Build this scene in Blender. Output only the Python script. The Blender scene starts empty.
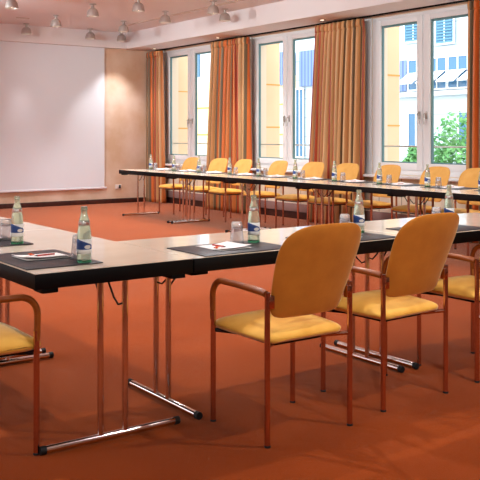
import bpy, bmesh, math, random
from mathutils import Vector, Matrix
random.seed(7)
S = bpy.context.scene
C = S.collection
PI = math.pi

# ---------------------------------------------------------------- materials
def lin(c):
    def f(v):
        v /= 255.0
        return v / 12.92 if v <= .04045 else ((v + .055) / 1.055) ** 2.4
    return (f(c[0]), f(c[1]), f(c[2]), 1)

def mat(name, col, rough=.5, metal=0., col2=None, nscale=8., bump=0., bscale=60., sheen=0., trans=0., ior=1.45, emis=None, estr=0., spec=None, detail=3., sheen_tint=None, coat=0.):
    m = bpy.data.materials.new(name); m.use_nodes = True
    nt = m.node_tree; b = nt.nodes['Principled BSDF']
    b.inputs['Base Color'].default_value = lin(col)
    b.inputs['Roughness'].default_value = rough
    b.inputs['Metallic'].default_value = metal
    b.inputs['IOR'].default_value = ior
    b.inputs['Transmission Weight'].default_value = trans
    b.inputs['Coat Weight'].default_value = coat
    if spec is not None: b.inputs['Specular IOR Level'].default_value = spec
    if sheen:
        b.inputs['Sheen Weight'].default_value = sheen
        b.inputs['Sheen Roughness'].default_value = .32
        if sheen_tint: b.inputs['Sheen Tint'].default_value = lin(sheen_tint)
    if emis:
        b.inputs['Emission Color'].default_value = lin(emis); b.inputs['Emission Strength'].default_value = estr
    if col2 or bump:
        tc = nt.nodes.new('ShaderNodeTexCoord')
        if col2:
            n = nt.nodes.new('ShaderNodeTexNoise'); n.inputs['Scale'].default_value = nscale; n.inputs['Detail'].default_value = detail
            nt.links.new(tc.outputs['Object'], n.inputs['Vector'])
            r = nt.nodes.new('ShaderNodeValToRGB')
            r.color_ramp.elements[0].position = .35; r.color_ramp.elements[0].color = lin(col)
            r.color_ramp.elements[1].position = .65; r.color_ramp.elements[1].color = lin(col2)
            nt.links.new(n.outputs['Fac'], r.inputs['Fac']); nt.links.new(r.outputs['Color'], b.inputs['Base Color'])
        if bump:
            n2 = nt.nodes.new('ShaderNodeTexNoise'); n2.inputs['Scale'].default_value = bscale; n2.inputs['Detail'].default_value = 4
            nt.links.new(tc.outputs['Object'], n2.inputs['Vector'])
            bp = nt.nodes.new('ShaderNodeBump'); bp.inputs['Strength'].default_value = bump; bp.inputs['Distance'].default_value = .004
            nt.links.new(n2.outputs['Fac'], bp.inputs['Height']); nt.links.new(bp.outputs['Normal'], b.inputs['Normal'])
    return m

M = {}
M['carpet'] = mat('rust_carpet', (148, 61, 14), .95, col2=(160, 68, 18), nscale=1.3, bump=.5, bscale=220, sheen=.8, sheen_tint=(255, 206, 180), spec=.1)
M['carpet'].node_tree.nodes['Principled BSDF'].inputs['Sheen Roughness'].default_value = .2
M['ceiling'] = mat('ceiling_paint', (230, 224, 224), .8, bump=.1, bscale=25)
M['stucco'] = mat('apricot_stucco', (214, 180, 148), .75, col2=(230, 208, 188), nscale=2.2, bump=.25, bscale=18, detail=6)
M['plain_wall'] = mat('cream_wall', (224, 204, 180), .8, bump=.15, bscale=30)
M['panel'] = mat('beige_panel', (214, 196, 170), .6)
M['dark_wood'] = mat('dark_brown_wood', (78, 42, 34), .5, col2=(60, 32, 26), nscale=14)
M['mauve'] = mat('mauve_metal', (150, 118, 112), .5)
M['white'] = mat('white_lacquer', (232, 230, 230), .35)
M['alu'] = mat('screen_bar', (235, 232, 236), .5)
M['screen'] = mat('screen_cloth', (230, 234, 240), .85)
M['seal'] = mat('grey_green_seal', (92, 128, 130), .5)
M['nickel'] = mat('brushed_nickel', (190, 184, 178), .3, .9)
M['chrome'] = mat('chrome', (228, 214, 208), .12, 1.)
M['frame'] = mat('copper_toned_tube', (205, 156, 136), .17, 1.)  # copper tint stands in for the carpet reflected by the chrome
M['armwood'] = mat('honey_brown_arm', (158, 82, 28), .38, col2=(142, 68, 22), nscale=22, coat=.1)
M['black'] = mat('black_laminate', (10, 7, 7), .5, spec=.15)
M['rubber'] = mat('black_rubber', (12, 11, 12), .6)
M['birch'] = mat('pale_birch_laminate', (232, 214, 192), .24, col2=(227, 207, 184), nscale=5, coat=.6)
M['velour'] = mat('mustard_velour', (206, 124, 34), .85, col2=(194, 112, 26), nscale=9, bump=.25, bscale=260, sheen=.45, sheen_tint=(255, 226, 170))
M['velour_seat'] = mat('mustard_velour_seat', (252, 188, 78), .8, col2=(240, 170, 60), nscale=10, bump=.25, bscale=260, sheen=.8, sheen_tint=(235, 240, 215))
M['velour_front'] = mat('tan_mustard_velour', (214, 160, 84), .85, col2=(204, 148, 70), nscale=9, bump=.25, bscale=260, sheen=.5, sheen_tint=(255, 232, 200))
M['leather'] = mat('charcoal_leather', (42, 38, 42), .42, bump=.2, bscale=300)
M['paper'] = mat('white_paper', (244, 236, 232), .7)
M['redpen'] = mat('red_pen', (176, 52, 40), .35)
M['pentip'] = mat('pen_tip_dark', (60, 34, 34), .3, .5)
M['sweet'] = mat('orange_sweet', (224, 96, 44), .35)
M['bottle'] = mat('pale_green_glass', (226, 240, 214), .05, trans=.72, ior=1.36)
M['bottlebase'] = mat('green_glass_base', (96, 186, 140), .08, trans=.8, ior=1.4)
M['tumbler'] = mat('clear_tumbler_glass', (250, 248, 252), .06, trans=.88, ior=1.4)
M['tumblerbase'] = mat('ribbed_tumbler_glass', (246, 246, 250), .15, trans=.85, ior=1.45, bump=1., bscale=120)
M['bellglass'] = mat('satin_metal_bell', (186, 176, 170), .35, metal=.5)
M['bulb'] = mat('lit_bulb', (255, 240, 220), .4, emis=(255, 232, 205), estr=6.)
M['socket'] = mat('white_socket_plate', (230, 222, 214), .4)
M['socketdark'] = mat('dark_socket_insert', (40, 38, 40), .5)
M['greytrim'] = mat('warm_grey_track', (186, 164, 150), .45)
# outside
M['yellow'] = mat('yellow_render', (232, 196, 160), .85, col2=(228, 190, 152), nscale=1.)
M['joint'] = mat('ochre_joint', (214, 160, 84), .9)
M['paleyellow'] = mat('pale_yellow_render', (250, 226, 176), .85)
M['whiterender'] = mat('white_render', (200, 212, 220), .85)
M['bluepane'] = mat('blue_window_pane', (62, 112, 150), .15, spec=.8)
M['blueshutter'] = mat('blue_shutter', (96, 144, 172), .6)
M['outframe'] = mat('white_frame_outside', (236, 240, 244), .6)
M['awning'] = mat('white_awning', (244, 246, 248), .8)
M['pavement'] = mat('grey_paving', (176, 176, 172), .9, col2=(160, 162, 158), nscale=3)
M['bark'] = mat('brown_bark', (92, 76, 60), .9)
M['leafm'] = mat('green_leaf', (64, 128, 64), .6, col2=(112, 166, 92), nscale=2.5, sheen=.1)

def groove_mat(name, base, dark, axis, per, frac, rough=.6):
    m = mat(name, base, rough); nt = m.node_tree; b = nt.nodes['Principled BSDF']
    tc = nt.nodes.new('ShaderNodeTexCoord'); sx = nt.nodes.new('ShaderNodeSeparateXYZ')
    nt.links.new(tc.outputs['Object'], sx.inputs[0])
    mu = nt.nodes.new('ShaderNodeMath'); mu.operation = 'DIVIDE'; mu.inputs[1].default_value = per
    nt.links.new(sx.outputs[axis], mu.inputs[0])
    fr = nt.nodes.new('ShaderNodeMath'); fr.operation = 'FRACT'; nt.links.new(mu.outputs[0], fr.inputs[0])
    lt = nt.nodes.new('ShaderNodeMath'); lt.operation = 'LESS_THAN'; lt.inputs[1].default_value = frac; nt.links.new(fr.outputs[0], lt.inputs[0])
    mx = nt.nodes.new('ShaderNodeMix'); mx.data_type = 'RGBA'
    mx.inputs['A'].default_value = lin(base); mx.inputs['B'].default_value = lin(dark)
    nt.links.new(lt.outputs[0], mx.inputs['Factor']); nt.links.new(mx.outputs['Result'], b.inputs['Base Color'])
    return m
M['cladding'] = groove_mat('ribbed_blue_cladding', (118, 140, 182), (84, 104, 148), 1, .16, .35)
M['boards'] = groove_mat('beige_boarding', (236, 220, 196), (160, 138, 112), 1, .42, .03)
M['tiles'] = groove_mat('white_facade_slabs', (196, 208, 214), (160, 178, 190), 2, .62, .04, .85)

def curtain_mat():
    m = mat('striped_curtain_silk', (190, 100, 50), .45, sheen=.35, sheen_tint=(255, 220, 190)); nt = m.node_tree; b = nt.nodes['Principled BSDF']
    uv = nt.nodes.new('ShaderNodeUVMap'); sx = nt.nodes.new('ShaderNodeSeparateXYZ'); nt.links.new(uv.outputs[0], sx.inputs[0])
    mu = nt.nodes.new('ShaderNodeMath'); mu.operation = 'MULTIPLY'; mu.inputs[1].default_value = 1 / .37
    nt.links.new(sx.outputs[0], mu.inputs[0])
    fr = nt.nodes.new('ShaderNodeMath'); fr.operation = 'FRACT'; nt.links.new(mu.outputs[0], fr.inputs[0])
    r = nt.nodes.new('ShaderNodeValToRGB'); r.color_ramp.interpolation = 'CONSTANT'
    st = [(0, (210, 104, 42)), (.16, (108, 84, 56)), (.24, (200, 148, 96)), (.38, (150, 50, 26)), (.43, (202, 116, 56)), (.56, (118, 98, 74)), (.66, (196, 136, 82)), (.78, (206, 164, 116)), (.87, (176, 70, 34)), (.93, (128, 94, 60))]
    el = r.color_ramp.elements
    el[0].position, el[0].color = 0, lin(st[0][1]); el[1].position, el[1].color = st[1][0], lin(st[1][1])
    for p, c in st[2:]:
        e = el.new(p); e.color = lin(c)
    nt.links.new(fr.outputs[0], r.inputs['Fac']); nt.links.new(r.outputs['Color'], b.inputs['Base Color'])
    return m
M['curtain'] = curtain_mat()
M['lining'] = mat('orange_curtain_edge', (216, 118, 52), .5, sheen=.3, sheen_tint=(255, 220, 190))

def label_mat(name, swoosh):
    """bottle label: silvery white ground with a blue swoosh and a pale roundel, in the label's own cylinder coordinates"""
    m = mat(name, (224, 224, 222), .5); nt = m.node_tree; b = nt.nodes['Principled BSDF']
    tc = nt.nodes.new('ShaderNodeUVMap'); sx = nt.nodes.new('ShaderNodeSeparateXYZ'); nt.links.new(tc.outputs[0], sx.inputs[0])
    def math_(op, a, bb=None):
        n = nt.nodes.new('ShaderNodeMath'); n.operation = op
        for i, v in enumerate((a, bb)):
            if v is None: continue
            if isinstance(v, (int, float)): n.inputs[i].default_value = v
            else: nt.links.new(v, n.inputs[i])
        return n.outputs[0]
    U, V = sx.outputs[0], sx.outputs[1]
    if swoosh:
        q = math_('MULTIPLY', U, -.55); q = math_('ADD', q, 1.12)          # top of blue falls to the right
        top = math_('LESS_THAN', V, q)
        q2 = math_('GREATER_THAN', V, .30)
        blue = math_('MULTIPLY', top, q2)
    else:
        blue = math_('MULTIPLY', math_('LESS_THAN', V, .88), math_('GREATER_THAN', V, .12))
    du = math_('SUBTRACT', U, .68 if swoosh else .5); dv = math_('SUBTRACT', V, .48 if swoosh else .55)
    d2 = math_('ADD', math_('MULTIPLY', du, du), math_('MULTIPLY', math_('MULTIPLY', dv, dv), 1.6))
    rd = math_('LESS_THAN', d2, .028)
    m1 = nt.nodes.new('ShaderNodeMix'); m1.data_type = 'RGBA'; m1.inputs['A'].default_value = lin((226, 224, 220)); m1.inputs['B'].default_value = lin((30, 60, 118))
    nt.links.new(blue, m1.inputs['Factor'])
    m2 = nt.nodes.new('ShaderNodeMix'); m2.data_type = 'RGBA'; m2.inputs['B'].default_value = lin((206, 196, 186) if swoosh else (214, 140, 96))
    nt.links.new(m1.outputs['Result'], m2.inputs['A']); nt.links.new(rd, m2.inputs['Factor']); nt.links.new(m2.outputs['Result'], b.inputs['Base Color'])
    return m
M['label'] = label_mat('blue_swoosh_label', True)
M['necklabel'] = mat('silver_neck_label', (206, 200, 196), .3, .4, col2=(176, 120, 104), nscale=70)

# ---------------------------------------------------------------- mesh helpers
class MB:
    def __init__(s): s.bm = bmesh.new(); s.uv = None
    def box(s, x0, x1, y0, y1, z0, z1, bev=0., seg=2):
        b = bmesh.new(); bmesh.ops.create_cube(b, size=1)
        for v in b.verts: v.co = Vector(((x0 + x1) / 2 + v.co.x * (x1 - x0), (y0 + y1) / 2 + v.co.y * (y1 - y0), (z0 + z1) / 2 + v.co.z * (z1 - z0)))
        if bev: bmesh.ops.bevel(b, geom=b.edges[:], offset=bev, segments=seg, affect='EDGES', profile=.5)
        s.join(b); return s
    def join(s, b, mtx=None):
        if mtx is not None: bmesh.ops.transform(b, matrix=mtx, verts=b.verts)
        m = bpy.data.meshes.new('t'); b.to_mesh(m); b.free(); s.bm.from_mesh(m); bpy.data.meshes.remove(m)
    def tube(s, pts, r, seg=14, flat=1., caps=True):
        pts = [Vector(p) for p in pts]; n = len(pts)
        rs = r if isinstance(r, (list, tuple)) else [r] * n
        t0 = (pts[1] - pts[0]).normalized(); up = Vector((0, 0, 1)) if abs(t0.z) < .9 else Vector((1, 0, 0))
        nrm = (up - up.dot(t0) * t0).normalized(); rings = []
        for i, p in enumerate(pts):
            t = ((pts[min(i + 1, n - 1)] - pts[max(i - 1, 0)])).normalized()
            nrm = (nrm - nrm.dot(t) * t).normalized(); bn = t.cross(nrm)
            rings.append([s.bm.verts.new(p + (nrm * math.cos(a) * flat + bn * math.sin(a)) * rs[i]) for a in [2 * PI * k / seg for k in range(seg)]])
        for a, b in zip(rings, rings[1:]):
            for k in range(seg): s.bm.faces.new((a[k], a[(k + 1) % seg], b[(k + 1) % seg], b[k]))
        if caps: s.bm.faces.new(rings[0][::-1]); s.bm.faces.new(rings[-1])
        return s
    def lathe(s, prof, seg=28, c=(0, 0, 0), closed=False):
        rings = []
        for r, z in prof:
            if r < 1e-6: rings.append([s.bm.verts.new((c[0], c[1], c[2] + z))])
            else: rings.append([s.bm.verts.new((c[0] + r * math.cos(2 * PI * k / seg), c[1] + r * math.sin(2 * PI * k / seg), c[2] + z)) for k in range(seg)])
        pr = list(zip(rings, rings[1:])) + ([(rings[-1], rings[0])] if closed else [])
        for a, b in pr:
            for k in range(seg):
                k2 = (k + 1) % seg
                if len(a) == 1 and len(b) == 1: break
                if len(a) == 1: s.bm.faces.new((a[0], b[k2], b[k]))
                elif len(b) == 1: s.bm.faces.new((a[k], a[k2], b[0]))
                else: s.bm.faces.new((a[k], a[k2], b[k2], b[k]))
        return s
    def grid(s, fn, nu, nv, uvf=None, wrap=False):
        if uvf and s.uv is None: s.uv = s.bm.loops.layers.uv.new('UVMap')
        g = [[s.bm.verts.new(fn(i / nu, j / nv)) for j in range(nv + 1)] for i in range(nu + 1)]
        for i in range(nu):
            for j in range(nv):
                f = s.bm.faces.new((g[i][j], g[i + 1][j], g[i + 1][j + 1], g[i][j + 1]))
                if uvf:
                    for l, (a, b) in zip(f.loops, ((i, j), (i + 1, j), (i + 1, j + 1), (i, j + 1))): l[s.uv].uv = uvf(a / nu, b / nv)
        return s
    def build(s, name, m, parent=None, loc=None, smooth=True, ang=.7, recalc=True):
        if recalc: bmesh.ops.recalc_face_normals(s.bm, faces=s.bm.faces)
        me = bpy.data.meshes.new(name); s.bm.to_mesh(me); s.bm.free()
        me.materials.append(m)
        if smooth:
            for p in me.polygons: p.use_smooth = True
            me.set_sharp_from_angle(angle=ang)
        o = bpy.data.objects.new(name, me); C.objects.link(o)
        if parent: o.parent = parent
        if loc: o.location = loc
        return o

def thing(name, label, cat, loc=(0, 0, 0), rz=0., group=None):
    o = bpy.data.objects.new(name, None); C.objects.link(o); o.location = loc; o.rotation_euler = (0, 0, rz)
    o.empty_display_size = .1
    o['label'] = label; o['category'] = cat
    if group: o['group'] = group
    return o
def tag(o, label, cat, group=None, kind=None):
    o['label'] = label; o['category'] = cat
    if group: o['group'] = group
    if kind: o['kind'] = kind
    return o
KIDS = {}
def kids(o): return [c for c in bpy.data.objects if c.parent == o]
def dup(root, loc, rz, label, group=None):
    r = root.copy(); C.objects.link(r); r.location = loc; r.rotation_euler = (0, 0, rz); r['label'] = label
    if group: r['group'] = group
    if root.name not in KIDS: KIDS[root.name] = [(c, kids(c)) for c in kids(root)]
    for ch, gs in KIDS[root.name]:
        c = ch.copy(); C.objects.link(c); c.parent = r
        for g in gs:
            d = g.copy(); C.objects.link(d); d.parent = c
    return r
def struct(o, label=None):
    o['kind'] = 'structure'
    if label: o['label'] = label; o['category'] = o.name.split('_')[0]
    return o

# ---------------------------------------------------------------- room shell
WX = 8.42          # inner face of the window wall
BY = 14.6          # screen wall
LX, FY = -2.6, -2.4
ZC, ZL = 3.24, 2.94
WZ0, WZ1 = .76, 2.91
WINS = [(12.31, 14.21), (9.49, 11.39), (6.67, 8.57), (3.85, 5.75)]
WZ0, WZ1 = .76, 2.91

struct(MB().box(LX - .2, WX + .32, FY - .2, BY + .2, -.12, 0).build('floor', M['carpet'], smooth=False), 'rust orange carpet covering the whole meeting room floor')
cm = MB().box(LX - .2, WX + .32, FY - .2, BY + .2, ZC, ZC + .12)
cm.box(7.71, WX, FY, BY, ZL, ZC); cm.box(LX, 7.71, 14.45, BY, ZL, ZC)
struct(cm.build('ceiling', M['ceiling'], smooth=False), 'pale pinkish recessed ceiling with a lower soffit along the windows')
struct(MB().box(LX - .2, WX + .32, BY, BY + .2, 0, ZC).build('wall_back', M['stucco'], smooth=False), 'mottled apricot plaster wall behind the projection screen')
SIDE = [(4.6, 7.2), (7.7, 10.3), (10.8, 13.4)]  # unseen window openings added to let in frontal fill light
w = MB(); prev = FY
for a, b in SIDE:
    w.box(LX - .2, LX, prev, a, 0, ZC); w.box(LX - .2, LX, a, b, 0, WZ0); w.box(LX - .2, LX, a, b, 3.0, ZC); prev = b
w.box(LX - .2, LX, prev, BY, 0, ZC)
struct(w.build('wall_left', M['plain_wall'], smooth=False))
for n_, (a, b) in enumerate(SIDE):
    f = MB(); f.box(LX - .1, LX - .03, a, a + .07, WZ0, 3.); f.box(LX - .1, LX - .03, b - .07, b, WZ0, 3.); f.box(LX - .1, LX - .03, a + .07, b - .07, 2.93, 3.); f.box(LX - .1, LX - .03, a + .07, b - .07, WZ0, WZ0 + .07)
    struct(f.build('window_%d' % (5 + n_), M['white']))  # frames of the added fill-light openings, out of view
struct(MB().box(LX - .2, WX + .32, FY - .2, FY, 0, ZC).build('wall_front', M['plain_wall'], smooth=False))
w = MB(); prev = FY
for a, b in sorted(WINS):
    w.box(WX, WX + .3, prev, a, 0, ZC); w.box(WX, WX + .3, a, b, 0, WZ0); w.box(WX, WX + .3, a, b, WZ1, ZC); prev = b
w.box(WX, WX + .3, prev, BY, 0, ZC)
struct(w.build('wall_right', M['plain_wall'], smooth=False), 'cream wall between the tall white windows')
struct(MB().box(LX, WX, BY - .018, BY, 0, .085, .003).build('baseboard_back', M['dark_wood']), 'dark brown baseboard under the projection screen wall')
struct(MB().box(WX - .022, WX, FY, BY - .02, 0, .11, .003).build('baseboard_right', M['dark_wood']), 'dark brown baseboard under the windows')
struct(MB().box(WX - .05, WX, FY, BY - .02, .112, .235, .004).build('trim_1', M['mauve']), 'mauve grey heating duct above the window wall baseboard')
struct(MB().box(WX - .03, WX, FY, BY - .02, .237, .715, .002).build('trim_2', M['boards'], smooth=False), 'beige boarded panelling below the window sills')

# ---------------------------------------------------------------- windows
WN = ['tall white double window nearest the projection screen', 'tall white double window, second from the projection screen',
      'tall white double window at the right end of the view', 'tall white double window beyond the right edge']
for n, (a, b) in enumerate(WINS):
    m = (a + b) / 2
    root = thing('window_%d' % (n + 1), WN[n], 'window', (0, 0, 0)); root['kind'] = 'structure'
    f = MB(); X0, X1 = WX + .005, WX + .085; t = .092
    f.box(X0, X1, a, a + t, WZ0, WZ1, .004); f.box(X0, X1, b - t, b, WZ0, WZ1, .004)
    f.box(X0, X1, a + t, b - t, WZ1 - .05, WZ1, .004); f.box(X0, X1, a + t, b - t, WZ0, WZ0 + .07, .004)
    f.box(X0, X1, m - .03, m + .03, WZ0 + .07, WZ1 - .05, .004)
    f.build('window_frame', M['white'], root)
    for ya, yb in ((b, b + .17), (a - .17, a)): MB().box(WX - .02, WX - .001, ya, yb, .753, WZ1 + .012, .004).build('architrave', M['white'], root)
    MB().box(WX - .16, WX - .002, a - .12, b + .12, .718, .752, .006).build('window_sill', M['white'], root)
    for (p, q, side) in ((a + t, m - .03, 1), (m + .03, b - t, -1)):
        s = .082 ; z0, z1 = WZ0 + .07, WZ1 - .05; x0, x1 = WX - .015, WX + .06
        g = MB(); g.box(x0, x1, p - .015, p + s, z0, z1, .006); g.box(x0, x1, q - s, q + .015, z0, z1, .006)
        g.box(x0, x1, p + s, q - s, z1 - .07, z1, .006); g.box(x0, x1, p + s, q - s, z0, z0 + .09, .006)
        sash = g.build('sash', M['white'], root)
        y0, y1, c0, c1 = p + s, q - s, z0 + .09, z1 - .07; e = .016
        k = MB(); xs0, xs1 = WX + .012, WX + .045
        k.box(xs0, xs1, y0, y0 + e, c0, c1); k.box(xs0, xs1, y1 - e, y1, c0, c1); k.box(xs0, xs1, y0 + e, y1 - e, c1 - e * 1.6, c1); k.box(xs0, xs1, y0 + e, y1 - e, c0, c0 + e)
        k.build('glazing_seal', M['seal'], sash, smooth=False)
        hy = (q - .03) if side > 0 else (p + .03)
        h = MB().box(WX - .026, WX - .0155, hy - .014, hy + .014, 1.50, 1.60, .004)
        h.tube([(WX - .026, hy, 1.57), (WX - .062, hy, 1.57), (WX - .07, hy + .012 * side, 1.565), (WX - .07, hy + .03 * side, 1.555), (WX - .07, hy + .03 * side, 1.44)] if side < 0 else
               [(WX - .026, hy, 1.57), (WX - .06, hy, 1.57), (WX - .068, hy, 1.56), (WX - .07, hy, 1.43)], .009, 10)
        h.build('handle', M['nickel'], sash)
    MB().tube([(WX + .2, a + .001, 1.138), (WX + .2, b - .001, 1.138)], .011, 10).build('guard_rail', M['nickel'], root)
# black curtain rail painted in for the shadow gap just under the soffit
cr = MB(); cr.box(8.285, 8.315, 1., 14.35, 2.92, ZL - .0005, .002)
tag(cr.build('curtain_rail', M['black']), 'thin black curtain rail painted in for the shadow gap under the soffit above the windows', 'curtain rail')

# ---------------------------------------------------------------- curtains
def curtain(y0, y1, y0b, y1b, folds, seed, label, x=8.22, phase=0.):
    rnd = random.Random(seed)
    root = thing('curtain', label, 'curtain', (x, (y0 + y1) / 2, 0), 0, 'striped floor-length curtains at the windows')
    cy = (y0 + y1) / 2
    ph = [rnd.uniform(-.7, .7) for _ in range(folds + 3)]; am = [rnd.uniform(.6, 1.15) for _ in range(folds + 3)]
    length = (y1 - y0) * 2.0
    def fn(u, v):
        z = .012 + v * 2.885
        # widths: gathered header, lightly drawn in at .45 of the height, spreading to the hem
        k = 1 - v
        ya, yb = y0 * v + y0b * k, y1 * v + y1b * k
        fu = u * folds; i = int(fu) ; fr = fu - i
        warp = .22 * math.sin(2.6 * v + 2 * (ph[i] * (1 - fr) + ph[i + 1] * fr)) * min(1., 4 * u, 4 * (1 - u)) / folds
        a = am[i] * (1 - fr) + am[i + 1] * fr; p = ph[i] * (1 - fr) + ph[i + 1] * fr
        amp = (.068 + .026 * k) * a
        if v > .955: amp *= .75
        dx = amp * math.sin(2 * PI * fu + p * (.4 + k * 1.2) + phase)
        dx += .012 * math.sin(4 * PI * fu + 2 * p) * k
        if v > .965: dx += .012 * math.sin(2 * PI * fu * 3 + p)
        y = ya + (yb - ya) * (u + warp) + .010 * math.cos(2 * PI * fu * 1 + p)
        return Vector((dx, y - cy, z))
    b = MB(); b.grid(fn, folds * 12, 40, lambda u, v: (u * length + seed * .17, v))
    bm = b.bm
    o = b.build('curtain_cloth', M['curtain'], root, recalc=False, ang=3.)
    sm = o.modifiers.new('thick', 'SOLIDIFY'); sm.thickness = .004; sm.offset = 0
    hd = MB()
    def hf(u, v):
        p = fn(u, .962 + v * .038); q = 2 * PI * u * folds * 3
        return Vector((p.x - .012 - .008 * math.sin(q) - .01 * math.sin(v * PI), p.y, p.z))
    hd.grid(hf, folds * 18, 4, lambda u, v: (u * length + seed * .17, v))
    h = hd.build('heading_tape', M['curtain'], root, recalc=False, ang=3.)
    sm = h.modifiers.new('thick', 'SOLIDIFY'); sm.thickness = .003; sm.offset = 0
    return root
curtain(13.98, 14.52, 13.9, 14.5, 5, 1, 'narrow striped orange and brown curtain in the corner by the projection screen')
curtain(11.22, 12.25, 11.18, 12.42, 10, 2, 'wide striped orange and olive curtain between the two windows nearest the projection screen')
curtain(8.53, 9.49, 8.58, 9.68, 10, 3, 'wide striped orange and grey-green curtain in the middle of the window wall')
curtain(5.6, 6.71, 5.55, 6.73, 11, 4, 'striped orange and beige curtain cut by the right edge of the photo')
# smooth orange leading edge on the second curtain
# ---------------------------------------------------------------- projection screen, socket, ceiling fittings
t = thing('projection_screen', 'large white projection screen hung on the apricot wall', 'projection screen', (5.2, BY - .04, 0))
MB().box(-2.3, 2.1, -.004, 0,   .32, 2.9395).build('screen_cloth', M['screen'], t, smooth=False)
MB().box(-2.31, 2.15, -.015, .012, .285, .32, .005).build('bottom_bar', M['alu'], t)

t = thing('wall_socket', 'small white power socket low on the wall right of the screen', 'socket', (7.61, BY - .001, .31))
MB().box(-.065, .065, -.012, 0, -.042, .042, .004).build('cover_plate', M['socket'], t)
MB().box(.008, .05, -.016, -.0125, -.032, .032, .003).build('socket_insert', M['socketdark'], t)

spots = [(5.63, 12.96), (5.64, 14.25), (5.6, 11.55), (6.86, 14.25), (6.86, 12.96), (7.5, 14.25), (5.9, 10.7), (6.84, 11.54), (6.9, 10.28), (7.48, 10.82), (4.33, 11.47), (4.33, 12.96), (4.33, 14.25)]
spl = ['second in from the left picture edge, middle row', 'nearest the screen, left of centre', 'close to the top edge of the photo above the screen', 'nearest the screen, above its right part',
       'upper one of the touching pair above the screen corner', 'lower one of the touching pair above the screen corner', 'cut by the top edge of the photo, right of the screen',
       'on the ceiling track, middle of the photo top', 'left one of the pair right of the ceiling track', 'right one of the pair right of the ceiling track', 'cut by the top left corner of the photo', 'beyond the left edge, middle row', 'beyond the left edge, nearest the screen']
proto = None
for i, ((x, y), l) in enumerate(zip(spots, spl)):
    lab = 'grey bell-shaped ceiling spotlight, ' + l
    if proto is None:
        proto = thing('ceiling_spotlight', lab, 'ceiling lamp', (x, y, ZC), 0, 'bell-shaped spotlights on the ceiling')
        MB().lathe([(0, 0), (.055, 0), (.055, -.006), (.04, -.014), (.012, -.02), (0, -.02)], 24).build('ceiling_rose', M['bellglass'], proto)
        MB().lathe([(0, -.018), (.021, -.018), (.021, -.05), (.026, -.055), (.026, -.066), (0, -.066)], 20).build('lamp_neck', M['nickel'], proto)
        MB().lathe([(.026, -.062), (.05, -.07), (.068, -.088), (.08, -.115), (.088, -.15), (.092, -.185), (.088, -.185), (.083, -.15), (.075, -.117), (.063, -.092), (.047, -.075), (.024, -.067)], 28, closed=True).build('bell_shade', M['bellglass'], proto)
        MB().lathe([(0, -.165), (.02, -.17), (.031, -.155), (.032, -.13), (.018, -.09), (0, -.085)], 18).build('bulb', M['bulb'], proto)
    else: dup(proto, (x, y, ZC), 0, lab)
tr = MB().box(7.13, 7.16, 3., 13.6, ZC - .02, ZC - .0005, .003)
tag(tr.build('ceiling_track', M['greytrim']), 'long thin ceiling track running parallel to the windows', 'ceiling track')
tr = MB().box(5.2, 5.42, 13.55, 13.58, ZC - .012, ZC - .0005, .002)
tag(tr.build('ceiling_slot', M['greytrim']), 'short dark slot fitting on the ceiling above the screen', 'ceiling fitting')
proto = None
for (x, y), l in zip([(8.12, 14.1), (8.08, 11.9), (8.05, 9.2)], ['by the corner curtain', 'left of the second curtain', 'left of the middle curtain']):
    lab = 'tiny recessed downlight in the soffit, ' + l
    if proto is None:
        proto = thing('downlight', lab, 'downlight', (x, y, ZL), 0, 'recessed downlights in the window soffit')
        MB().lathe([(.052, 0), (.052, -.005), (.036, -.008), (.034, 0)], 24, closed=True).build('trim_ring', M['nickel'], proto)
        MB().lathe([(0, -.003), (.034, -.003), (.034, -.0005), (0, -.0005)], 20).build('lens', M['bulb'], proto)
    else: dup(proto, (x, y, ZL), 0, lab)

# ---------------------------------------------------------------- tables
TH = .74
def make_table(name, lx, ly, label, group, loc):
    """lx, ly: size; long side runs along the larger one; foot bars run along the short side"""
    t = thing(name, label, 'table', loc, 0, group)
    g = .0015
    MB().box(-lx / 2 + g, lx / 2 - g, -ly / 2 + g, ly / 2 - g, TH - .003, TH, .001, 1).build('tabletop', M['birch'], t)
    MB().box(-lx / 2 + g, lx / 2 - g, -ly / 2 + g, ly / 2 - g, TH - .065, TH - .0035, .003).build('edge_band', M['black'], t)
    along_x = lx > ly
    L, Wd = (lx, ly) if along_x else (ly, lx)
    def P(a, b, z): return (a, b, z) if along_x else (b, a, z)
    for s in (-1, 1):
        a = s * (L / 2 - .056)
        fb = MB().tube([P(a, -Wd / 2 + .052, .018), P(a, Wd / 2 - .052, .018)], .0155, 16)
        fo = fb.build('foot_bar', M['chrome'], t)
        for q in (-1, 1):
            e = MB().tube([P(a, q * (Wd / 2 - .068), .018), P(a, q * (Wd / 2 - .044), .018)], .0175, 16).build('end_cap', M['rubber'], fo)
        for q in (-1, 1):
            MB().tube([P(a, q * .058, .03), P(a, q * .058, TH - .066)], .0135, 16).build('leg', M['chrome'], t)
        for q in (-1, 1):
            p0, p1 = P(a - .045, q * .30 - .035, TH - .084), P(a + .045, q * .30 + .035, TH - .0655)
            MB().box(min(p0[0], p1[0]), max(p0[0], p1[0]), min(p0[1], p1[1]), max(p0[1], p1[1]), p0[2], p1[2], .003).build('mounting_block', M['black'], t)
            MB().tube([P(a, q * .045, TH - .17), P(a - s * .02, q * .036, TH - .178), P(a - s * .05, q * .03, TH - .15), P(a - s * .12, q * .03, TH - .067)], .0045, 8).build('brace', M['rubber'], t)
    return t
gl = 'meeting tables of the left wing'; gn = 'meeting tables of the near row'; gf = 'meeting tables along the windows'
make_table('folding_table', .74, 1.5, 'pale folding table at the near left corner of the set-up, two settings on it', gl, (1.667, 3.94, 0))
make_table('folding_table', .74, 1.5, 'pale folding table of the left wing, behind the near left corner table', gl, (1.667, 5.441, 0))
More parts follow.
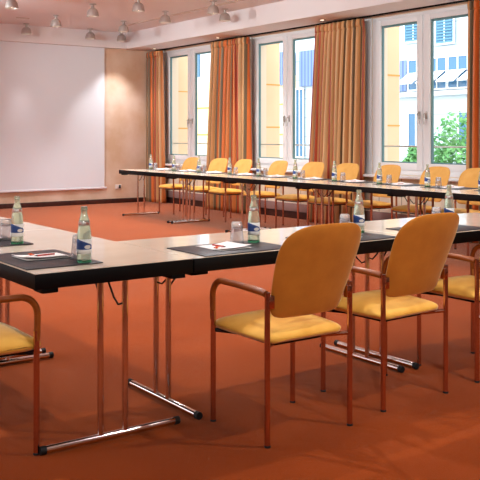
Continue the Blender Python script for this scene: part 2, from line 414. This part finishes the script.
make_table('folding_table', 1.42, .75, 'pale folding table in front of the nearest yellow chair', gn, (2.749, 3.563, 0))
make_table('folding_table', 1.42, .75, 'pale folding table of the near row, running off the right edge', gn, (4.172, 3.563, 0))
fl = ['farthest pale table of the window row, its end by the socket', 'second pale table of the window row from the screen end', 'middle pale table of the window row below the second curtain',
      'pale table of the window row below the middle curtain', 'pale table of the window row at the right edge']
ft = make_table('folding_table', .75, 1.5, fl[0], gf, (6.755, 11.47, 0))
for k in range(1, 5): dup(ft, (6.755, 11.47 - 1.501 * k, 0), 0, fl[k])

# ---------------------------------------------------------------- chairs
def superell(a, p): return (1 - abs(a) ** p) ** (1 / p) if abs(a) < 1 else 0.
def make_chair(label, group, loc, rz):
    t = thing('armchair', label, 'chair', loc, rz, group)
    hw, yf, yb = .23, .2, -.2; R = .0122
    # seat: padded, rounded plan
    N = 26
    def seat(side):
        def fn(u, v):
            a, b = math.sin((u - .5) * PI), math.sin((v - .5) * PI)
            w = (.218 + .014 * (b + 1) / 2) * superell(b, 7)
            x = a * w
            y = .022 + b * .222
            e = max(abs(a), abs(b)); rim = (1 - e ** 4) ** .5 if e < 1 else 0
            top = .436 + .030 * rim + .02 * (1 - a * a) * (1 - b * b) + .005 * b - (.010 * max(0, b - .6) / .4)
            bot = .436 - .036 * (1 - e ** 4) ** .5 if e < 1 else .436
            return Vector((x, y, top if side else bot))
        return fn
    b = MB(); b.grid(seat(1), N, N); b.grid(seat(0), N, N); bmesh.ops.remove_doubles(b.bm, verts=b.bm.verts, dist=.0006)
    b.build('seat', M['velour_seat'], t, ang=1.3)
    # backrest: curved, leaning panel wider towards the top
    def back(side, thick=.017):
        def fn(u, v):
            a, q = math.sin((u - .5) * PI), math.sin((v - .5) * PI)
            tt = (q + 1) / 2
            W_ = .192 + .036 * math.sin(min(1, tt * 1.1) * PI / 2)
            w = W_ * superell(q, 9 if q < 0 else 4.1)
            x = a * w
            z = .517 + .393 * tt + (.012 * (1 - (x / .23) ** 2) * max(0, q))
            e = max(abs(a), abs(q)); th = (thick if side else .017) * ((1 - e ** 6) ** .5 if e < 1 else 0)
            y = -.193 - .157 * tt ** 1.1 + .8 * x * x
            return Vector((x, y + (th if side else -th), z))
        return fn
    b = MB(); b.grid(back(1, .0), N, N + 4); b.grid(back(0), N, N + 4); bmesh.ops.remove_doubles(b.bm, verts=b.bm.verts, dist=.0006)
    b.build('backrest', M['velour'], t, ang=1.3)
    b = MB(); b.grid(back(1), N, N + 4); b.grid(back(1, -.001), N, N + 4); bmesh.ops.remove_doubles(b.bm, verts=b.bm.verts, dist=.0006)
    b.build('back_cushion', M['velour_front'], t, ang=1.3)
    # under-seat frame
    f = MB(); f.box(-.14, .14, -.12, -.1, .388, .403, .003); f.box(-.14, .14, .13, .15, .388, .403, .003)
    f.box(-.142, -.12, -.12, .15, .389, .404, .003); f.box(.12, .142, -.12, .15, .389, .404, .003)
    f.build('seat_frame', M['rubber'], t)
    for s in (-1, 1):
        MB().tube([(s * .13, -.11, .397), (s * hw, yb, .412)], .0095, 10).build('seat_bracket', M['frame'], t)
        MB().tube([(s * .13, .14, .397), (s * hw, yf, .412)], .0095, 10).build('seat_bracket', M['rubber'], t)
    for s in (-1, 1):
        x = s * hw
        l = MB().tube([(x, yf, .008), (x, yf, .50)], R, 16).build('leg', M['frame'], t)
        MB().lathe([(0, 0), (.0135, 0), (.0135, .007), (.011, .011), (0, .011)], 14, (x, yf, 0)).build('foot_glide', M['rubber'], l)
        l = MB().tube([(x, yb, .008), (x, yb, .60), (x, yb, .638)], [R, R, R], 16).build('leg', M['frame'], t)
        MB().lathe([(0, 0), (.0135, 0), (.0135, .007), (.011, .011), (0, .011)], 14, (x, yb, 0)).build('foot_glide', M['rubber'], l)
        pts = [(x, yf + .002, .46), (x, yf + .004, .53)]; rc = .075; zt = .64
        for k in range(9):
            a = k / 8 * PI / 2
            pts.append((x, yf + .004 - rc + rc * math.cos(a), zt - rc + rc * math.sin(a)))
        pts += [(x, .02, zt + .001), (x, -.1, zt - .002), (x, yb + .03, zt - .006), (x, yb + .012, zt - .01)]
        rr = [.0128, .0132] + [.0138] * 9 + [.0145, .0155, .0155, .014]
        MB().tube(pts, rr, 16).build('armrest', M['armwood'], t)
        MB().box(min(x, x - s * .028), max(x, x - s * .028), yb - .016, yb + .012, .57, .625, .004).build('back_bracket', M['frame'], t)
    return t
gnear = 'yellow armchairs along the near row'; gfar = 'yellow armchairs along the window row'
ch = make_chair('mustard armchair in the middle foreground, seen whole from behind', gnear, (2.368, 2.985, 0), 0)
dup(ch, (3.075, 3.045, 0), .05, 'mustard armchair second in the near row, right of the whole foreground one')
dup(ch, (3.82, 3.085, 0), 0, 'mustard armchair of the near row cut by the right edge of the photo')
dup(ch, (1.135, 3.495, 0), -PI / 2, 'mustard armchair at the left edge of the photo, only its arm and seat showing', 'yellow armchairs at the left wing')
us = (189, 216.5, 242, 275, 311, 346, 384, 433, 476)
fy = math.atan
def onX(u, X):
    tt = (u - 240) / 852.; c_, s_ = math.cos(.6226), math.sin(.6226)
    return X / (tt * c_ + s_) * (c_ - tt * s_)
ordn = ['first from the screen end', 'second from the screen end', 'third from the screen end', 'fourth from the screen end', 'fifth from the screen end',
        'sixth from the screen end', 'seventh from the screen end', 'eighth from the screen end', 'last one, by the right edge']
chair_ys = [12.1, 11.3, 10.57, 9.77, 8.97, 8.27, 7.57, 6.77, 6.15]
chair_ys = [onX(u - 1.5, 7.64) for u in us]
for k, (y, l) in enumerate(zip(chair_ys, ordn)):
    dup(ch, (7.43 + .02 * math.sin(k * 2.3), y, 0), PI / 2 + .07 * math.sin(k * 1.7), 'mustard armchair at the window row, ' + l, gfar)

# ---------------------------------------------------------------- things on the tables
def setting(cx, cy, rz, who, group_sfx, protos, side_glass=(.10, .335), paper_off=0., sweets=True):
    """cx, cy: point on the table edge in front of the sitter; local +y points to the table's middle, +x to the sitter's right"""
    R = Matrix.Translation((cx, cy, TH)) @ Matrix.Rotation(rz, 4, 'Z')
    def W(x, y, z=0.): return tuple(R @ Vector((x, y, z)))
    g = lambda s: s + group_sfx
    if not protos:
        o = MB().box(-.255, .255, -.17, .17, 0, .005, .0018).build('desk_pad', M['leather'])
        tag(o, '', 'desk pad', g('dark desk pads ')); protos['pad'] = o
        p = thing('note_paper', '', 'paper', (0, 0, 0), 0, g('note papers '))
        for k in range(3):
            def fn(u, v, k=k):
                x, y = (u - .5) * .18, (v - .5) * .215
                c = max(0, (u - .4)) ** 2 * .03 + max(0, .4 - v) ** 2 * .05
                return Vector((x + .001 * k, y - .001 * k, .0008 + .0007 * k + c * (1 if k else .2) ))
            q = MB(); q.grid(fn, 10, 10); so = q.build('sheet', M['paper'], p, recalc=False, ang=3.)
            md = so.modifiers.new('t', 'SOLIDIFY'); md.thickness = .0004; md.offset = 1
        protos['paper'] = p
        p = thing('pen', '', 'pen', (0, 0, 0), 0, g('red pens '))
        MB().tube([(0, -.045, .0045), (0, .04, .0045)], .0036, 10).build('barrel', M['redpen'], p)
        MB().tube([(0, -.06, .0045), (0, -.045, .0045)], [.001, .0034], 10).build('tip', M['pentip'], p)
        protos['pen'] = p
        o = MB().lathe([(0, 0), (.006, .0015), (.0085, .005), (.006, .0095), (0, .011)], 14)
        o.tube([(-.016, 0, .0055), (-.007, 0, .0055)], [.006, .002], 8, .4); o.tube([(.007, 0, .0055), (.016, 0, .0055)], [.002, .006], 8, .4)
        o = o.build('wrapped_sweet', M['sweet']); tag(o, '', 'sweet', g('wrapped sweets ')); protos['sweet'] = o
        # bottle
        p = thing('water_bottle', '', 'bottle', (0, 0, 0), 0, g('water bottles '))
        body = [(0, .006), (.0295, .006), (.0305, .012), (.0305, .09), (.0298, .115), (.0268, .140), (.0236, .156), (.0228, .163), (.0235, .170), (.0222, .178), (.0168, .194), (.0136, .205), (.0126, .213), (.0126, .221), (.015, .2225), (.0152, .229), (.0138, .2295), (.0138, .237), (0, .237)]
        MB().lathe(body, 32).build('glass_body', M['bottle'], p)
        MB().lathe([(0, 0), (.029, 0), (.0312, .003), (.0312, .0118), (.0306, .0124), (0, .0055)], 32).build('bottle_base', M['bottlebase'], p)
        lb = MB(); r0 = .0312
        lb.grid(lambda u, v: Vector((r0 * math.sin((u - .5) * 2.9), -r0 * math.cos((u - .5) * 2.9), .038 + .062 * v)), 24, 4, lambda u, v: (u, v))
        lo = lb.build('label', M['label'], p, recalc=False, ang=3.)
        md = lo.modifiers.new('t', 'SOLIDIFY'); md.thickness = .0004
        nk = MB()
        nk.grid(lambda u, v: Vector(((.0247 - .0035 * v * v) * math.sin((u - .5) * 3.6), -(.0247 - .0035 * v * v) * math.cos((u - .5) * 3.6), .158 + .022 * v)), 24, 3, lambda u, v: (u, v))
        no = nk.build('neck_label', M['necklabel'], p, recalc=False, ang=3.)
        md = no.modifiers.new('t', 'SOLIDIFY'); md.thickness = .0004
        protos['bottle'] = p
        # upturned tumbler
        p = thing('tumbler', '', 'glass', (0, 0, 0), 0, g('upturned tumblers '))
        MB().lathe([(.0345, 0), (.0355, .001), (.0335, .03), (.0305, .062), (.029, .078), (.0272, .078), (.0288, .06), (.0316, .03), (.0335, .001)], 32, closed=True).build('wall', M['tumbler'], p)
        MB().lathe([(0, .070), (.022, .070), (.0270, .0775), (.0292, .0785), (.0282, .088), (.0268, .1), (.0255, .104), (.02, .1055), (0, .1045)], 24).build('thick_base', M['tumblerbase'], p)
        protos['glass'] = p
        protos['_first'] = True
    first = protos.pop('_first', False)
    def put(key, loc, rot, label, grp):
        o = protos[key]
        if first: o.location = loc; o.rotation_euler = (0, 0, rot); o['label'] = label; o['group'] = grp
        elif o.type == 'EMPTY': dup(o, loc, rot, label, grp)
        else:
            n = o.copy(); C.objects.link(n); n.location = loc; n.rotation_euler = (0, 0, rot); n['label'] = label; n['group'] = grp
    put('pad', W(0, .175), rz, 'dark grey desk pad ' + who, g('dark desk pads '))
    put('paper', W(-.03 + paper_off, .19, .0055), rz, 'white note paper on the pad ' + who, g('note papers '))
    put('pen', W(-.045 + paper_off, .215, .0085), rz + .1, 'red pen on the paper ' + who, g('red pens '))
    if sweets: put('sweet', W(-.09 + paper_off, .16, .0085), rz + .3, 'small orange sweet on the paper ' + who, g('wrapped sweets '))
    bx, by = .215, .275
    px_, py_, _ = W(bx, by)
    rot = math.atan2(py_, px_) - PI / 2            # label towards the open side of the U
    zb = .0052 if by < .345 else 0
    put('bottle', W(bx, by, zb), rot, 'blue-labelled water bottle ' + who, g('water bottles '))
    gx, gy = side_glass
    zg = .0052 if gy - .035 < .345 else 0
    put('glass', W(gx, gy, zg), rot, 'clear upturned tumbler ' + who, g('upturned tumblers '))
PR = {}
# left wing: sitter at X < 1.3 facing +X
setting(1.302, 3.55, -PI / 2, 'on the near left corner of the tables', 'on the left wing', PR, (.11, .30), -.0)
setting(1.302, 4.32, -PI / 2, 'on the left wing, second from the near corner', 'on the left wing', PR, (.02, .29))
setting(2.36, 3.193, 0, 'left of the whole foreground chair', 'on the near row', PR, (.135, .31))
setting(3.09, 3.193, 0, 'half hidden behind the whole foreground chair', 'on the near row', PR, (.14, .31))
setting(3.84, 3.193, 0, 'on the near row, behind the second foreground chair', 'on the near row', PR, (.14, .31))
bu = (148, 171, 196, 226.5, 255.5, 292, 331, 376, 424, 478)
whos = ['at the far screen end of the window row', 'before the first window row chair', 'before the second window row chair', 'before the third window row chair', 'before the fourth window row chair',
        'before the fifth window row chair', 'before the sixth window row chair', 'before the seventh window row chair', 'before the eighth window row chair', 'at the right edge end of the window row']
for u, wh in zip(bu, whos):
    y = onX(u, 6.80)       # bottle stands .33 in from the sitters' edge at X 7.13
    setting(7.128, y - .215, PI / 2, wh, 'on the window row', PR, (.06, .28), 0, False)

# ---------------------------------------------------------------- outside
struct(MB().box(8.74, 60, -25, 60, -.9, -.6).build('ground', M['pavement'], smooth=False), 'grey paved street outside the windows')
k = 0
for (a, b), l in zip([(8.75, 9.32), (11.57, 12.14), (14.4, 14.96), (5.93, 6.5)], ['left of the right window', 'left of the middle window', 'left of the window nearest the screen', 'behind the right edge curtain']):
    t = thing('facade_pier', 'yellow rendered pier outside the glass, ' + l, 'facade pier', (8.73, (a + b) / 2, 0), 0, 'yellow piers on the outer wall')
    h = (b - a) / 2
    MB().box(0, .42, -h, h, -.6, 4.2).build('pier_body', M['yellow'], t, smooth=False)
    for z in (.70, 1.43, 2.16, 2.89):
        MB().box(0, .425, -h - .005, h + .005, z - .011, z + .011).build('joint_band', M['joint'], t, smooth=False)

FX = 18.
b = thing('office_building', 'white building across the street with blue shutters and awnings', 'building', (FX, 0, 0))
MB().box(0, 8, 2, 21.9, -.6, 9).build('facade', M['tiles'], b, smooth=False)
def win(y0, y1, z0, z1, par, sh=False):
    o = MB().box(-.06, -.002, y0, y1, z0, z1).build('window', M['blueshutter'] if sh else M['bluepane'], par, smooth=False)
    f = MB(); e = .05
    f.box(-.08, -.061, y0 - e, y0, z0 - e, z1 + e); f.box(-.08, -.061, y1, y1 + e, z0 - e, z1 + e); f.box(-.08, -.061, y0, y1, z1, z1 + e); f.box(-.08, -.061, y0, y1, z0 - e, z0); f.box(-.08, -.061, (y0 + y1) / 2 - .02, (y0 + y1) / 2 + .02, z0, z1)
    f.build('window_casing', M['outframe'], o, smooth=False)
    if sh:
        g = MB()
        for q in range(int((z1 - z0) / .08)): g.box(-.1, -.061, y0 + .03, y1 - .03, z0 + q * .08, z0 + q * .08 + .035)
        g.build('slats', M['blueshutter'], o, smooth=False)
    return o
MB().box(-.1, 0, 16.87, 17.6, 2.55, 3.42).build('ribbed_panel', M['cladding'], b, smooth=False)
for i in range(5):
    y1 = 16.83 - i * .72; win(y1 - .66, y1 - .03, 2.58, 3.4, b)
    a = MB(); aw = [(-.07, 3.05), (-.09, 3.05), (-.62, 2.72), (-.60, 2.70)]
    vs = [a.bm.verts.new((x, y, z)) for y in (y1 - .64, y1 - .05) for x, z in aw]
    for q in ((0, 1, 2, 3), (7, 6, 5, 4), (0, 4, 5, 1), (1, 5, 6, 2), (2, 6, 7, 3), (3, 7, 4, 0)): a.bm.faces.new([vs[z] for z in q])
    a.build('awning', M['awning'], b, smooth=False)
win(16.3, 16.95, 3.95, 4.75, b, True); win(15.2, 15.8, 3.8, 4.65, b, True); win(13.9, 14.6, 3.8, 4.65, b, True)
win(16.25, 16.8, .85, 1.9, b); win(14.2, 15.0, .85, 1.9, b)
MB().box(-.18, 0, 13., 17.7, 2.38, 2.5).build('cornice', M['outframe'], b, smooth=False)
MB().box(-.1, 0, 20.2, 21.6, 2.9, 4.05).build('ribbed_panel', M['cladding'], b, smooth=False)
win(21.45, 21.8, .6, 2.8, b)
b = thing('yellow_building', 'pale yellow building across the street, seen in the left windows', 'building', (FX, 0, 0))
MB().box(-.4, 8, 21.95, 46, -.6, 3.3).build('facade', M['paleyellow'], b, smooth=False)
MB().box(.3, 8, 21.95, 46, 3.3, 9).build('upper_storey', M['whiterender'], b, smooth=False)
for z in (1.3, 2.3): MB().box(-.42, -.4, 22, 46, z, z + .05).build('joint_band', M['joint'], b, smooth=False)
MB().box(-.5, .3, 22.0, 23.0, 2.95, 4.05).build('ribbed_panel', M['cladding'], b, smooth=False)
for y in (30.2, 27.3):
    MB().box(-.46, -.4, y, y + .9, 1.2, 2.9).build('window', M['bluepane'], b, smooth=False)
for y in (24.2, 26.2, 28.2, 30.2, 32.2): MB().box(.24, .3, y, y + 1.1, 3.6, 4.9).build('window', M['bluepane'], b, smooth=False)
def tree(x, y, z0, r, h, label, seed):
    rnd = random.Random(seed)
    t = thing('tree', label, 'tree', (x, y, -.6))
    MB().tube([(0, 0, 0), (.03, .05, z0 * .5 + .3), (0, 0, z0 + .6 + h * .4)], [.1, .08, .04], 10).build('trunk', M['bark'], t)
    m = MB()
    for _ in range(4200):
        while True:
            p = Vector((rnd.uniform(-1, 1), rnd.uniform(-1, 1), rnd.uniform(-1, 1)))
            if .35 < p.length < 1: break
        lump = 1 + .22 * math.sin(p.x * 5 + seed) * math.cos(p.y * 6) + .12 * math.sin(p.z * 9)
        c = Vector((p.x * r * lump, p.y * r * lump, z0 + .6 + h / 2 + p.z * h / 2 * lump))
        a = Vector((rnd.gauss(0, 1), rnd.gauss(0, 1), rnd.gauss(0, 1))).normalized(); b_ = a.orthogonal().normalized() * .035; a *= .075
        vs = [m.bm.verts.new(c + q) for q in (-a, b_, a, -b_)]; m.bm.faces.new(vs)
    m.build('foliage', M['leafm'], t, smooth=False, recalc=False)
tree(15.2, 12.45, -.3, 1.15, 1.9, 'leafy green tree outside the right half of the right window', 3)
tree(16.6, 15.25, .2, .32, .75, 'small green shrub outside, below the blue window of the white building', 5)

# ---------------------------------------------------------------- camera
cam = bpy.data.cameras.new('camera'); co = bpy.data.objects.new('camera', cam); C.objects.link(co)
cam.sensor_width = 36; cam.sensor_height = 36; cam.sensor_fit = 'HORIZONTAL'
cam.lens = 852 / 480 * 36; cam.shift_x = 0; cam.shift_y = -(240 - 135.7) / 480
co.location = (0, 0, 1.284); co.rotation_euler = (PI / 2, 0, -.6226)
cam.clip_start = .05; cam.clip_end = 200
S.camera = co

# ---------------------------------------------------------------- light
wd = bpy.data.worlds.new('overcast_sky'); S.world = wd; wd.use_nodes = True
nt = wd.node_tree; bg = nt.nodes['Background']
tc = nt.nodes.new('ShaderNodeTexCoord'); sp = nt.nodes.new('ShaderNodeSeparateXYZ'); nt.links.new(tc.outputs['Generated'], sp.inputs[0])
rp = nt.nodes.new('ShaderNodeValToRGB'); rp.color_ramp.elements[0].position = .45; rp.color_ramp.elements[0].color = (.62, .66, .7, 1)
rp.color_ramp.elements[1].position = .62; rp.color_ramp.elements[1].color = (.86, .94, 1, 1)
mp = nt.nodes.new('ShaderNodeMapRange'); mp.inputs[1].default_value = -1; mp.inputs[2].default_value = 1; nt.links.new(sp.outputs[2], mp.inputs[0])
nt.links.new(mp.outputs[0], rp.inputs[0]); nt.links.new(rp.outputs[0], bg.inputs[0]); bg.inputs[1].default_value = 4.

def light(kind, name, loc, energy, col=(1, 1, 1), **kw):
    l = bpy.data.lights.new(name, kind); l.energy = energy; l.color = col
    o = bpy.data.objects.new(name, l); C.objects.link(o); o.location = loc
    for k_, v in kw.items():
        if k_ == 'rot': o.rotation_euler = v
        else: setattr(l, k_, v)
    return o
for i, (a, b) in enumerate(WINS):
    p = light('AREA', 'window_portal', (WX + .31, (a + b) / 2, (WZ0 + WZ1) / 2), 1, rot=(0, PI / 2, 0), shape='RECTANGLE', size=WZ1 - WZ0, size_y=b - a)
    p.data.cycles.is_portal = True
for a, b in SIDE:  # portals for the added fill-light openings
    p = light('AREA', 'window_portal', (LX - .21, (a + b) / 2, 1.88), 1, rot=(0, -PI / 2, 0), shape='RECTANGLE', size=2.2, size_y=b - a)
    p.data.cycles.is_portal = True
warm = (.98, .985, 1.)
for i, (x, y) in enumerate(spots):
    if y > 14 : light('SPOT', 'spot_lamp', (x, y, ZC - .19), 30, warm, spot_size=math.radians(40), spot_blend=.6, shadow_soft_size=.03)
    else: light('SPOT', 'spot_lamp', (x, y, ZC - .19), 90, warm, spot_size=math.radians(90), spot_blend=.6, shadow_soft_size=.03)
light('SPOT', 'spot_lamp', (7.5, 14.12, ZC - .19), 110, (1, .96, .97), spot_size=math.radians(84), spot_blend=.7, shadow_soft_size=.03)
for (x, y, e) in [(3.4, 1.6, 75), (1.2, 4.9, 100), (3.6, 5.2, 110), (5.6, 6.4, 110), (3.2, 8., 110), (1., 8.4, 100), (5.4, 3., 50), (5.6, 9., 110)]:
    light('SPOT', 'room_fill', (x, y, ZC - .19), e * 1.5, warm, shadow_soft_size=.05, spot_size=math.radians(130), spot_blend=.6)  # unseen spots added to brighten the floor and seats
def aim(o, tgt):
    o.rotation_euler = (Vector(tgt) - o.location).to_track_quat('-Z', 'Y').to_euler()
for (p, q, e) in [((1.5, 4.5, 3.0), (8.4, 6.5, 1.5), 260), ((2., 7., 3.0), (8.4, 8.6, 1.5), 260), ((2.5, 9.5, 3.0), (8.4, 11., 1.5), 260), ((3., 11.5, 3.), (8.4, 13.4, 1.5), 260),
                  ((-1., -1.6, 3.0), (3.5, 6., 1.1), 300), ((2.5, -1.6, 3.0), (5., 8., 1.1), 300)]:
    aim(light('SPOT', 'wall_washer', p, e, (.93, .995, 1.), shadow_soft_size=.15, spot_size=math.radians(75), spot_blend=.8), q)  # unseen spots added as frontal fill on window wall and chair backs
S.view_settings.view_transform = 'Standard'; S.view_settings.look = 'None'; S.view_settings.gamma = 1.; S.view_settings.exposure = .1
S.view_settings.use_curve_mapping = False
S.cycles.max_bounces = 8; S.cycles.diffuse_bounces = 4; S.cycles.glossy_bounces = 4; S.cycles.transmission_bounces = 8; S.cycles.transparent_max_bounces = 8
S.cycles.caustics_reflective = False; S.cycles.caustics_refractive = False; S.cycles.sample_clamp_indirect = 4.
S.cycles.use_denoising = True
